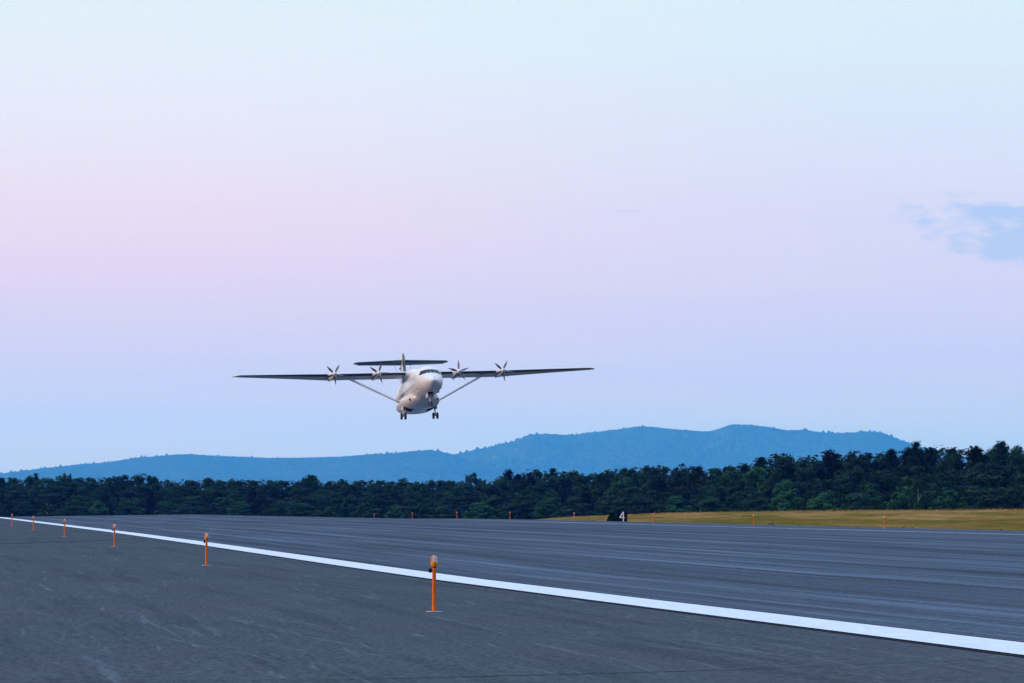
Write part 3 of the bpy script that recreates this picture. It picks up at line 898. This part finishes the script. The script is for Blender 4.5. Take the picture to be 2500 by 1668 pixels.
BEL = Body(smooth_st([(5.6, -2.85, .25, .10, .10, 2.3), (5.3, -2.88, .70, .25, .30, 2.4), (4.9, -2.92, 1.08, .42, .45, 2.5), (4.2, -2.96, 1.40, .60, .58, 2.5), (3.2, -3.0, 1.60, .70, .66, 2.5), (1.0, -3.0, 1.66, .72, .70, 2.5), (-1.5, -3.0, 1.58, .68, .66, 2.5),
                      (-4.0, -2.9, 1.2, .5, .45, 2.4), (-6.0, -2.6, .5, .2, .2, 2.2), (-6.6, -2.5, .1, .05, .05, 2.0)]))
bel = BEL.build("belly_fairing", M['plane'], A)
FAI = Body(smooth_st([(3.6, -.80, .15, .12, .3, 2.2), (3.2, -.72, .55, .35, .4, 2.4), (2.4, -.60, .85, .50, .5, 2.6), (.6, -.50, .95, .54, .5, 2.8), (-2.0, -.55, .95, .48, .5, 2.6), (-3.5, -.75, .6, .25, .4, 2.3), (-4.6, -.85, .1, .05, .2, 2.0)]))
FAI.build("wing_root_fairing", M['plane'], A, 28)

def patch(body, outline_fn, nu, nv, name, mat, parent, mode='front', sg=1, off=.014, thick=0):
    V = []; Fc = []
    for i in range(nu + 1):
        for j in range(nv + 1):
            a, b = outline_fn(i / nu, j / nv)
            V.append(body.front(a, b, off) if mode == 'front' else body.side(a, b, sg, off))
    for i in range(nu):
        for j in range(nv):
            q = (i * (nv + 1) + j, (i + 1) * (nv + 1) + j, (i + 1) * (nv + 1) + j + 1, i * (nv + 1) + j + 1)
            Fc.append(q)
    mb = MB(); mb.add(V, Fc); return mb.build(name, mat, parent, True)
# windscreen: two centre panes, two side panes
def pane(y0b, y1b, y0t, y1t, zb0, zb1, zt0, zt1):
    def f(s_, t_):
        yb = y0b + (y1b - y0b) * s_; yt = y0t + (y1t - y0t) * s_
        zb = zb0 + (zb1 - zb0) * s_; zt = zt0 + (zt1 - zt0) * s_
        return yb + (yt - yb) * t_, zb + (zt - zb) * t_
    return f
ws = patch(FUS, pane(-.36, -.012, -.32, -.012, -1.325, -1.31, -.985, -.965), 5, 5, "windscreen", M['glass'], A)
patch(FUS, pane(.012, .36, .012, .32, -1.31, -1.325, -.965, -.985), 5, 5, "windscreen", M['glass'], A)
patch(FUS, pane(-1.02, -.375, -.80, -.335, -1.50, -1.327, -1.07, -.987), 6, 5, "windscreen", M['glass'], A)
patch(FUS, pane(.375, 1.02, .335, .80, -1.327, -1.50, -.987, -1.07), 6, 5, "windscreen", M['glass'], A)
for sg in (-1, 1):
    pass
# side details on the right-hand side: crew door seam, maroon mark, registration strip
def ribbon_side(pts, w, sg, name, mat, closed=False):
    mb = MB()
    P = pts + ([pts[0]] if closed else [])
    for (xa, za), (xb, zb) in zip(P[:-1], P[1:]):
        n_ = max(2, int(math.hypot(xb - xa, zb - za) / .12))
        for k in range(n_):
            x0, z0 = xa + (xb - xa) * k / n_, za + (zb - za) * k / n_
            x1, z1 = xa + (xb - xa) * (k + 1) / n_, za + (zb - za) * (k + 1) / n_
            d = Vector((x1 - x0, z1 - z0)).normalized() * w / 2; nx_, nz_ = -d.y, d.x
            mb.add([FUS.side(x0 + nx_, z0 + nz_, sg), FUS.side(x0 - nx_, z0 - nz_, sg), FUS.side(x1 - nx_, z1 - nz_, sg), FUS.side(x1 + nx_, z1 + nz_, sg)], [(0, 1, 2, 3)])
    return mb
for sg in (-1, 1):
    mb = ribbon_side([(6.0, -2.6), (6.0, -1.05), (6.9, -1.05), (6.9, -2.6)], .035, sg, "d", None, True)
    dr = mb.build("cabin_door", M['hatch'], A)
    mb = ribbon_side([(7.0, -2.02), (3.0, -2.10), (-3.5, -2.15)], .03, sg, "d", None)
    mb.build("side_seam", M['hatch'], A)
    mb = MB()
    for k in range(11):
        x0 = 2.8 - k * .36
        if k in (5,): continue
        for (a, b, c, d) in ((0, -1.50, .05, -1.28), (.17, -1.50, .22, -1.28), (0, -1.42 + .02 * (k % 3), .2, -1.38 + .02 * (k % 3))):
            mb.add([FUS.side(x0 + a, b, sg), FUS.side(x0 + c, b, sg), FUS.side(x0 + c, d, sg), FUS.side(x0 + a, d, sg)], [(0, 1, 2, 3)])
mb = ribbon_side([(-1.2, -2.42), (-1.2, -2.08), (1.0, -2.08), (1.0, -2.42)], .09, -1, "e", None, True)
for x0 in (-.7, .1): 
    m2 = ribbon_side([(x0, -2.36), (x0 + .25, -2.16), (x0 + .5, -2.3)], .09, -1, "e", None); mb.add(m2.V, m2.F)
mb.build("maroon_mark", M['emblem'], A)
mb = MB()
for x0 in (4.9, 4.55, 4.2, 3.6, 3.3, 3.0):
    m2 = ribbon_side([(x0, -1.32), (x0 + .16, -1.08)], .07, -1, "e", None); mb.add(m2.V, m2.F)
mb.build("lettering", M['hatch'], A)
# landing lights in the belly's front, small sensors under the cockpit
for sg in (-1, 1):
    c = BEL.front(sg * 1.20, -3.06, 0)
    mb = MB(); mb.tube([(c[0] - .25, c[1], c[2]), (c[0] + .03, c[1], c[2])], .10, 18)
    li = mb.build("landing_light", M['black'], A)
    mb = MB(); mb.tube([(c[0] + .028, c[1], c[2]), (c[0] + .036, c[1], c[2])], .05, 14); mb.build("lamp", M['glass'], li)
    q = FUS.side(7.3, -2.75, sg, 0)
    mb = MB(); mb.tube([(q[0] - .12, q[1] - sg * .05, q[2]), (q[0] + .1, q[1] + sg * .06, q[2])], [.09, .07], 10); mb.build("taxi_light", M['strutmetal'], A)
    q = FUS.side(8.2, -2.55, sg, 0)
    mb = MB(); mb.tube([(q[0] - .02, q[1] - sg * .03, q[2]), (q[0], q[1] + sg * .10, q[2]), (q[0] + .22, q[1] + sg * .12, q[2])], .022, 8); mb.build("pitot_probe", M['darkmetal'], A)
q = FUS.front(0.12, -1.92, 0); mb = MB(); mb.tube([(q[0] - .05, q[1], q[2]), (q[0] + .05, q[1] + .04, q[2] + .10)], .022, 8); mb.build("nose_probe", M['darkmetal'], A)

# wing
def foil(n=22, t=.14, camber=.02, x0=0.0, x1=1.0):
    up_, lo = [], []
    for k in range(n + 1):
        x = x0 + (x1 - x0) * (1 - math.cos(math.pi / 2 * k / n)) if True else k / n
        yt = 5 * t * (.2969 * math.sqrt(x) - .126 * x - .3516 * x * x + .2843 * x**3 - .1036 * x**4)
        c = camber * (1 - (2 * x - .8) ** 2) if x < .9 else camber * .1
        up_.append((x, c + yt)); lo.append((x, c - yt))
    return up_, lo
def foilring(xle, y, ztop, chord, inc, t, grow=0.0, x1=1.0):
    u_, l_ = foil(t=t, x1=x1)
    pts = list(reversed(u_)) + l_[1:]
    if x1 < 1.0: pts = list(reversed(u_[:3])) + l_[1:]
    out = []
    for (a, b) in pts:
        if grow:
            # push outwards from the chord line
            b = b + math.copysign(grow / chord, b); a = a - grow / chord * 1.2
        X_, Z_ = -a * chord, b * chord
        out.append((xle + X_ * math.cos(inc) + Z_ * math.sin(inc) * 0, y, ztop - t * chord * .62 + Z_ + X_ * math.sin(inc)))
    return out
def wingrings(ys, sect, grow=0, x1=1.0):
    return [foilring(*(lambda s_: (s_[0], y, s_[1], s_[2], s_[3], s_[4]))(sect(abs(y))), grow=grow, x1=x1) for y in ys]
def wsect(y):
    y0, y1 = 7.7, 15.75
    if y <= y0: return (.65, 0.0, 2.75, rad(4), .145)
    k = (y - y0) / (y1 - y0)
    return (.65 - .40 * k, -.02 * k, 2.75 - 1.75 * k, rad(4 - k), .145 - .02 * k)
def wingpiece(name, ys, mat, parent, sect=wsect, grow=0, x1=1.0, caps=(True, True)):
    V, Fc = loft(wingrings(ys, sect, grow, x1), caps=caps)
    mb = MB(); mb.add(V, Fc); return mb.build(name, mat, parent, True, 40)
for sg in (-1, 1):
    ys = [sg * y for y in (0.0, .9, 4, 7.7, 10, 12.5, 15.75)]
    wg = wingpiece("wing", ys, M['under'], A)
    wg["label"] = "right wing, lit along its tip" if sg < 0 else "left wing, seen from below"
    # de-icing boots between the engines and outboard
    for a, b in ((.98, 3.22), (3.92, 7.12), (7.88, 15.65)):
        wingpiece("deicing_boot", [sg * (a + (b - a) * k / 4) for k in range(5)], M['boot'], wg, grow=.006, x1=.10)
    # raked white tip
    def tsect(y):
        k = (y - 15.75) / .45
        return (.25 - .75 * k * k - .1 * k, -.02 - .04 * k, 1.0 - .62 * k, rad(3), .125)
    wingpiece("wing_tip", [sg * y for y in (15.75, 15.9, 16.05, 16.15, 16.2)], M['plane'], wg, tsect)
    # aileron and flap seams, flap track fairings
    for yf in ():
        s_ = wsect(yf); xx = s_[0] - s_[2] * .72; zz = s_[1] - s_[4] * s_[2] * 1.0 - s_[2] * .72 * math.sin(s_[3])
        mb = MB(); mb.tube([(xx + .5, sg * yf, zz + .03), (xx + .2, sg * yf, zz - .03), (xx - .5, sg * yf, zz - .07), (xx - .95, sg * yf, zz - .05)], [.02, .07, .07, .015], 8)
        mb.build("flap_track", M['under'], wg, True)
    # strut
    P0 = Vector((1.0, sg * 1.40, -3.0)); P1 = Vector((-.15, sg * 6.35, -.34))
    rings = []
    for k in range(9):
        c = P0.lerp(P1, k / 8); ch = .17 * (1.2 if k in (0, 8) else 1.0)
        ax = Vector((1, 0, 0)); nn = (P1 - P0).normalized().cross(ax).normalized()
        rings.append([tuple(c + ax * math.cos(2 * math.pi * j / 16) * ch + nn * math.sin(2 * math.pi * j / 16) * .085) for j in range(16)])
    V, Fc = loft(rings); mb = MB(); mb.add(V, Fc); st = mb.build("wing_strut", M['plane'], A, True)
    V, Fc = loft([[tuple(P1 + Vector((0, 0, .10 * q - .02)) + Vector((math.cos(2 * math.pi * j / 16) * (.22 + .1 * q), math.sin(2 * math.pi * j / 16) * (.12 + .05 * q), 0))) for j in range(16)] for q in (0, 1)])
    mb = MB(); mb.add(V, Fc); mb.build("strut_fitting", M['under'], st, True, 40)

# engines
ANG = {(-7.5): 60, (-3.57): 72, 3.57: 90, 7.5: 63}
def blade_mesh():
    V = []; R0, R1 = .13, .95; n_ = 10; rings = []
    for k in range(n_ + 1):
        q = k / n_; rr = R0 + (R1 - R0) * q
        ch = (.07 + .12 * math.sin(math.pi * min(1, q * 1.15 + .08)) ** .8) * (1 if q < .93 else .6)
        tw = rad(62 - 38 * q)
        th_ = .028 * (1 - .7 * q) + .004
        ring = []
        for j in range(10):
            a = 2 * math.pi * j / 10
            cx, cz = math.cos(a) * ch * .64, math.sin(a) * th_
            ring.append((cx * math.sin(tw) + cz * math.cos(tw), cx * math.cos(tw) - cz * math.sin(tw), rr))
        rings.append(ring)
    V, Fc = loft(rings); me = mesh("blade", V, Fc, True); me.materials.append(M['blade']); return me
BL = blade_mesh()
for y, ang in ANG.items():
    NB = Body([(2.02, -.38, .20, .20, .21, 2.0), (1.95, -.38, .27, .27, .29, 2.0), (1.6, -.38, .31, .31, .36, 2.1), (.9, -.36, .33, .31, .42, 2.2), (.3, -.34, .32, .30, .38, 2.2), (-.6, -.36, .26, .22, .28, 2.1), (-1.6, -.44, .14, .12, .12, 2.0), (-2.2, -.50, .03, .03, .03, 2.0)])
    o = NB.build("engine_nacelle", M['plane'], A, 28); 
    for v_ in o.data.vertices: v_.co.y += y
    mb = MB(); mb.tube([(1.985, y, -.60), (1.90, y, -.62), (1.2, y, -.66)], [.065, .11, .06], 14); mb.build("air_intake", M['darkmetal'], o, True)
    hub = empty  # spinner is the propeller's own mesh
    pts = [(2.04 + d, y, -.38) for d in (0, .04, .18, .32, .44, .52, .56)]
    mb = MB(); V = []; n_ = 24; rr = [.19, .215, .20, .165, .11, .05, .008]
    rings = [[(2.04 + d - 2.04, math.cos(2 * math.pi * k / n_) * q, math.sin(2 * math.pi * k / n_) * q) for k in range(n_)] for d, q in zip((0, .04, .18, .32, .44, .52, .56), rr)]
    V, Fc = loft(rings); mb.add(V, Fc)
    pr = mb.build("propeller", M['plane'], A, True, 50); pr.location = (2.04, y, -.38)
    pr["label"] = "five-bladed propeller with white spinner"
    for k in range(5):
        b = link("blade", BL, None, pr); b.location = (.14, 0, 0)
        # angle seen from the front: port (+y) is to the viewer's right
        a = rad(ang + 72 * k)
        b.rotation_euler = (math.pi / 2 * 0 - (a - math.pi / 2) * -1 * -1, 0, 0)
        b.rotation_euler = (math.pi / 2 - a + 0, 0, 0)
        b.rotation_euler = (-(math.pi / 2 - a) * -1 * -1, 0, 0)
        b.rotation_euler = (a - math.pi / 2, 0, 0)

# fin and tailplane
def finring(z):
    k = (z + 1.0) / 3.5
    xle = -4.6 + (-1.95) * (0 if z < -.3 else 1) if False else np.interp(z, [-1.0, -.6, -.1, .4, 2.1, 2.42, 2.52], [-4.2, -4.9, -5.55, -5.75, -6.45, -6.8, -7.4])
    xte = np.interp(z, [-1.0, 0, 1.4, 2.2, 2.45, 2.52], [-9.4, -9.3, -9.35, -9.3, -8.8, -8.2])
    ch = xle - xte; th_ = np.interp(z, [-1.0, 2.2, 2.52], [.22, .15, .04])
    u_, l_ = foil(t=.11)
    ring = []
    for a, b in list(reversed(u_)) + [(a_, b_) for a_, b_ in l_[1:]]:
        ring.append((float(xle - a * ch), float((b - .02 * (1 - (2 * a - .8) ** 2)) / .11 * th_ if a < .9 else b / .11 * th_), z))
    return ring
zs = [-1.0, -.6, -.3, -.1, .4, 1.0, 1.6, 2.1, 2.3, 2.42, 2.48, 2.52]
V, Fc = loft([finring(z) for z in zs]); mb = MB(); mb.add(V, Fc)
fin = mb.build("tail_fin", M['plane'], A, True, 40)
# dark leading edge of the fin
def finboot(z):
    f = finring(z); n_ = len(f); mid = n_ // 2
    ring = f[mid - 3: mid + 12]
    cx = ring[len(ring) // 2][0]
    out = [(p_[0] + .012, p_[1] * 1.0 + math.copysign(.007, p_[1]) if abs(p_[1]) > 1e-4 else p_[1], z) for p_ in ring]
    return out
V, Fc = loft([finboot(z) for z in zs[3:11]]); mb = MB(); mb.add(V, Fc); mb.build("fin_leading_edge", M['navy'], fin, True, 60)
def ssect(y):
    k = y / 4.15
    return (-7.50 - .55 * k, 2.02 - .10 * k, 1.95 - .80 * k, rad(6.0), .14)
for sg in (-1, 1):
    V, Fc = loft([foilring(ssect(y)[0], sg * y, ssect(y)[1], ssect(y)[2], ssect(y)[3], ssect(y)[4]) for y in (.05, 1, 2, 3, 3.9)])
    mb = MB(); mb.add(V, Fc); sb = mb.build("tailplane", M['navy'], A, True, 40)
    V, Fc = loft([foilring(*q) for q in ((ssect(3.9)[0], sg * 3.9, ssect(3.9)[1], ssect(3.9)[2], rad(4), .125), (-8.35, sg * 4.14, 1.90, .78, rad(4), .12), (-8.7, sg * 4.27, 1.86, .42, rad(4), .09))])
    mb = MB(); mb.add(V, Fc); mb.build("tail_tip", M['navy'], sb, True)
    mb = MB(); mb.tube([(-8.3, sg * .78, 1.83), (-5.6, sg * .40, -.62)], .014, 6); mb.build("aerial_wire", M['darkmetal'], A)
mb = MB(); mb.tube([(-9.25, 0, 1.35), (-9.6, 0, 1.32)], [.10, .05], 10); mb.build("tail_light", M['darkmetal'], A)

# landing gear
def wheel(c, R, w, parent):
    prof = [(-w / 2, R * .55), (-w / 2, R * .86), (-w * .38, R * .97), (-w * .15, R), (w * .15, R), (w * .38, R * .97), (w / 2, R * .86), (w / 2, R * .55)]
    n_ = 28
    rings = [[(c[0] + math.cos(2 * math.pi * k / n_) * q, c[1] + d, c[2] + math.sin(2 * math.pi * k / n_) * q) for k in range(n_)] for d, q in prof]
    V, Fc = loft(rings); mb = MB(); mb.add(V, Fc); wh = mb.build("wheel", M['tyre'], parent, True, 50)
    prof = [(-w * .52, R * .30), (-w * .44, R * .56), (w * .44, R * .56), (w * .52, R * .30)]
    rings = [[(c[0] + math.cos(2 * math.pi * k / n_) * q, c[1] + d, c[2] + math.sin(2 * math.pi * k / n_) * q) for k in range(n_)] for d, q in prof]
    V, Fc = loft(rings); mb = MB(); mb.add(V, Fc); mb.build("rim", M['rim'], wh, True, 40)
for sg in (-1, 1):
    c = (1.6, sg * 1.42, -4.20)
    mb = MB(); mb.tube([(1.6, sg * 1.34, -3.45), (1.6, sg * 1.42, -3.85), (1.6, sg * 1.42, -4.20)], [.075, .065, .05], 12)
    mb.tube([(c[0], c[1] - .22, c[2]), (c[0], c[1] + .22, c[2])], .035, 10)
    mb.tube([(2.1, sg * 1.2, -3.45), (1.65, sg * 1.42, -4.0)], .03, 8)
    mb.tube([(1.64, sg * 1.42, -3.8), (1.86, sg * 1.42, -3.98), (1.64, sg * 1.42, -4.14)], .02, 8)
    mb.build("main_gear_leg", M['strutmetal'], A, True, 50)
    for s2 in (-1, 1): wheel((c[0], c[1] + s2 * .175, c[2]), .295, .16, A)
    # open gear well and its door
    V = []; n_ = 8
    mb = MB()
    for i in range(n_ + 1):
        x = .75 + 1.7 * i / n_
        for yy in (.62, .85, 1.08, 1.26, 1.40):
            zc, hw, ht, hb, e = BEL.at(x); q = min(.999, yy / hw)
            mb.V.append((x, sg * yy, zc - hb * (1 - q ** e) ** (1 / e) - .014))
    for i in range(n_):
        for j in range(4): mb.F.append((i * 5 + j, (i + 1) * 5 + j, (i + 1) * 5 + j + 1, i * 5 + j + 1))
    mb.build("gear_well", M['well'], A)
    V = []
    mb = MB(); mb.box((1.0, sg * 1.50 - .02, -3.62), (2.2, sg * 1.50 + .02, -3.30)); bev(mb.build("gear_door", M['plane'], A), .01)
# nose gear
c = (8.45, 0, -3.93)
mb = MB(); mb.tube([(8.5, 0, -2.9), (8.5, 0, -3.35), (8.45, 0, -3.62), (8.45, 0, -3.93)], [.065, .06, .045, .04], 12)
mb.tube([(c[0], -.17, c[2]), (c[0], .17, c[2])], .028, 8)
mb.tube([(7.7, 0, -3.02), (8.48, 0, -3.45)], .03, 8)
mb.tube([(8.52, -.20, -3.36), (8.52, .10, -3.36)], .022, 8)
mb.tube([(8.5, 0, -3.5), (8.66, 0, -3.65), (8.47, 0, -3.80)], .018, 8)
mb.build("nose_gear_leg", M['strutmetal'], A, True, 50)
for s2 in (-1, 1): wheel((c[0], s2 * .135, c[2]), .215, .10, A)
mb = MB(); mb.tube([(8.60, -.16, -3.22), (8.70, -.16, -3.22)], .055, 12); mb.build("taxi_light", M['strutmetal'], A)
for i in range(1):
    mb = MB()
    for k in range(9):
        x = 7.75 + 1.45 * k / 8
        for yy in (-.24, -.08, .08, .24):
            zc, hw, ht, hb, e = FUS.at(x); q = abs(yy) / hw
            mb.V.append((x, yy, zc - hb * (1 - q ** e) ** (1 / e) - .014))
    for k in range(8):
        for j in range(3): mb.F.append((k * 4 + j, (k + 1) * 4 + j, (k + 1) * 4 + j + 1, k * 4 + j + 1))
    mb.build("nose_gear_well", M['well'], A)
for sg in (-1, 1):
    mb = MB(); mb.box((7.8, sg * .27 - .012, -3.36), (9.05, sg * .27 + .012, -2.98)); bev(mb.build("gear_door", M['plane'], A), .008)
    mb = MB(); mb.tube([(8.2, sg * .05, -3.15), (8.2, sg * .26, -3.25)], .02, 6); mb.build("door_link", M['darkmetal'], A)
mb = MB()
for (x, y, z) in ((4.9, .55, -3.18), (6.6, .5, -3.06)):
    mb.tube([(x, y, z + .1), (x - .08, y, z - .16)], [.05, .02], 6)
mb.build("blade_aerial", M['plane'], A)

# ------------------------------------------------------------------ haze
mb = MB(); mb.box((-16500, -15500, -9), (16500, HAZE_FAR, HAZE_TOP))
m = bpy.data.materials.new("haze"); m.use_nodes = True; t = m.node_tree; t.nodes.clear()
out = t.nodes.new("ShaderNodeOutputMaterial"); pv = t.nodes.new("ShaderNodeVolumePrincipled")
pv.inputs["Color"].default_value = (*HAZE_C, 1); pv.inputs["Density"].default_value = HAZE_D
pv.inputs["Absorption Color"].default_value = (1, 1, 1, 1)
t.links.new(pv.outputs[0], out.inputs["Volume"])
hz = mb.build("haze", m); tag(hz, "thin blue air that fades the hills", None, kind="stuff")
print("trees", ntree)
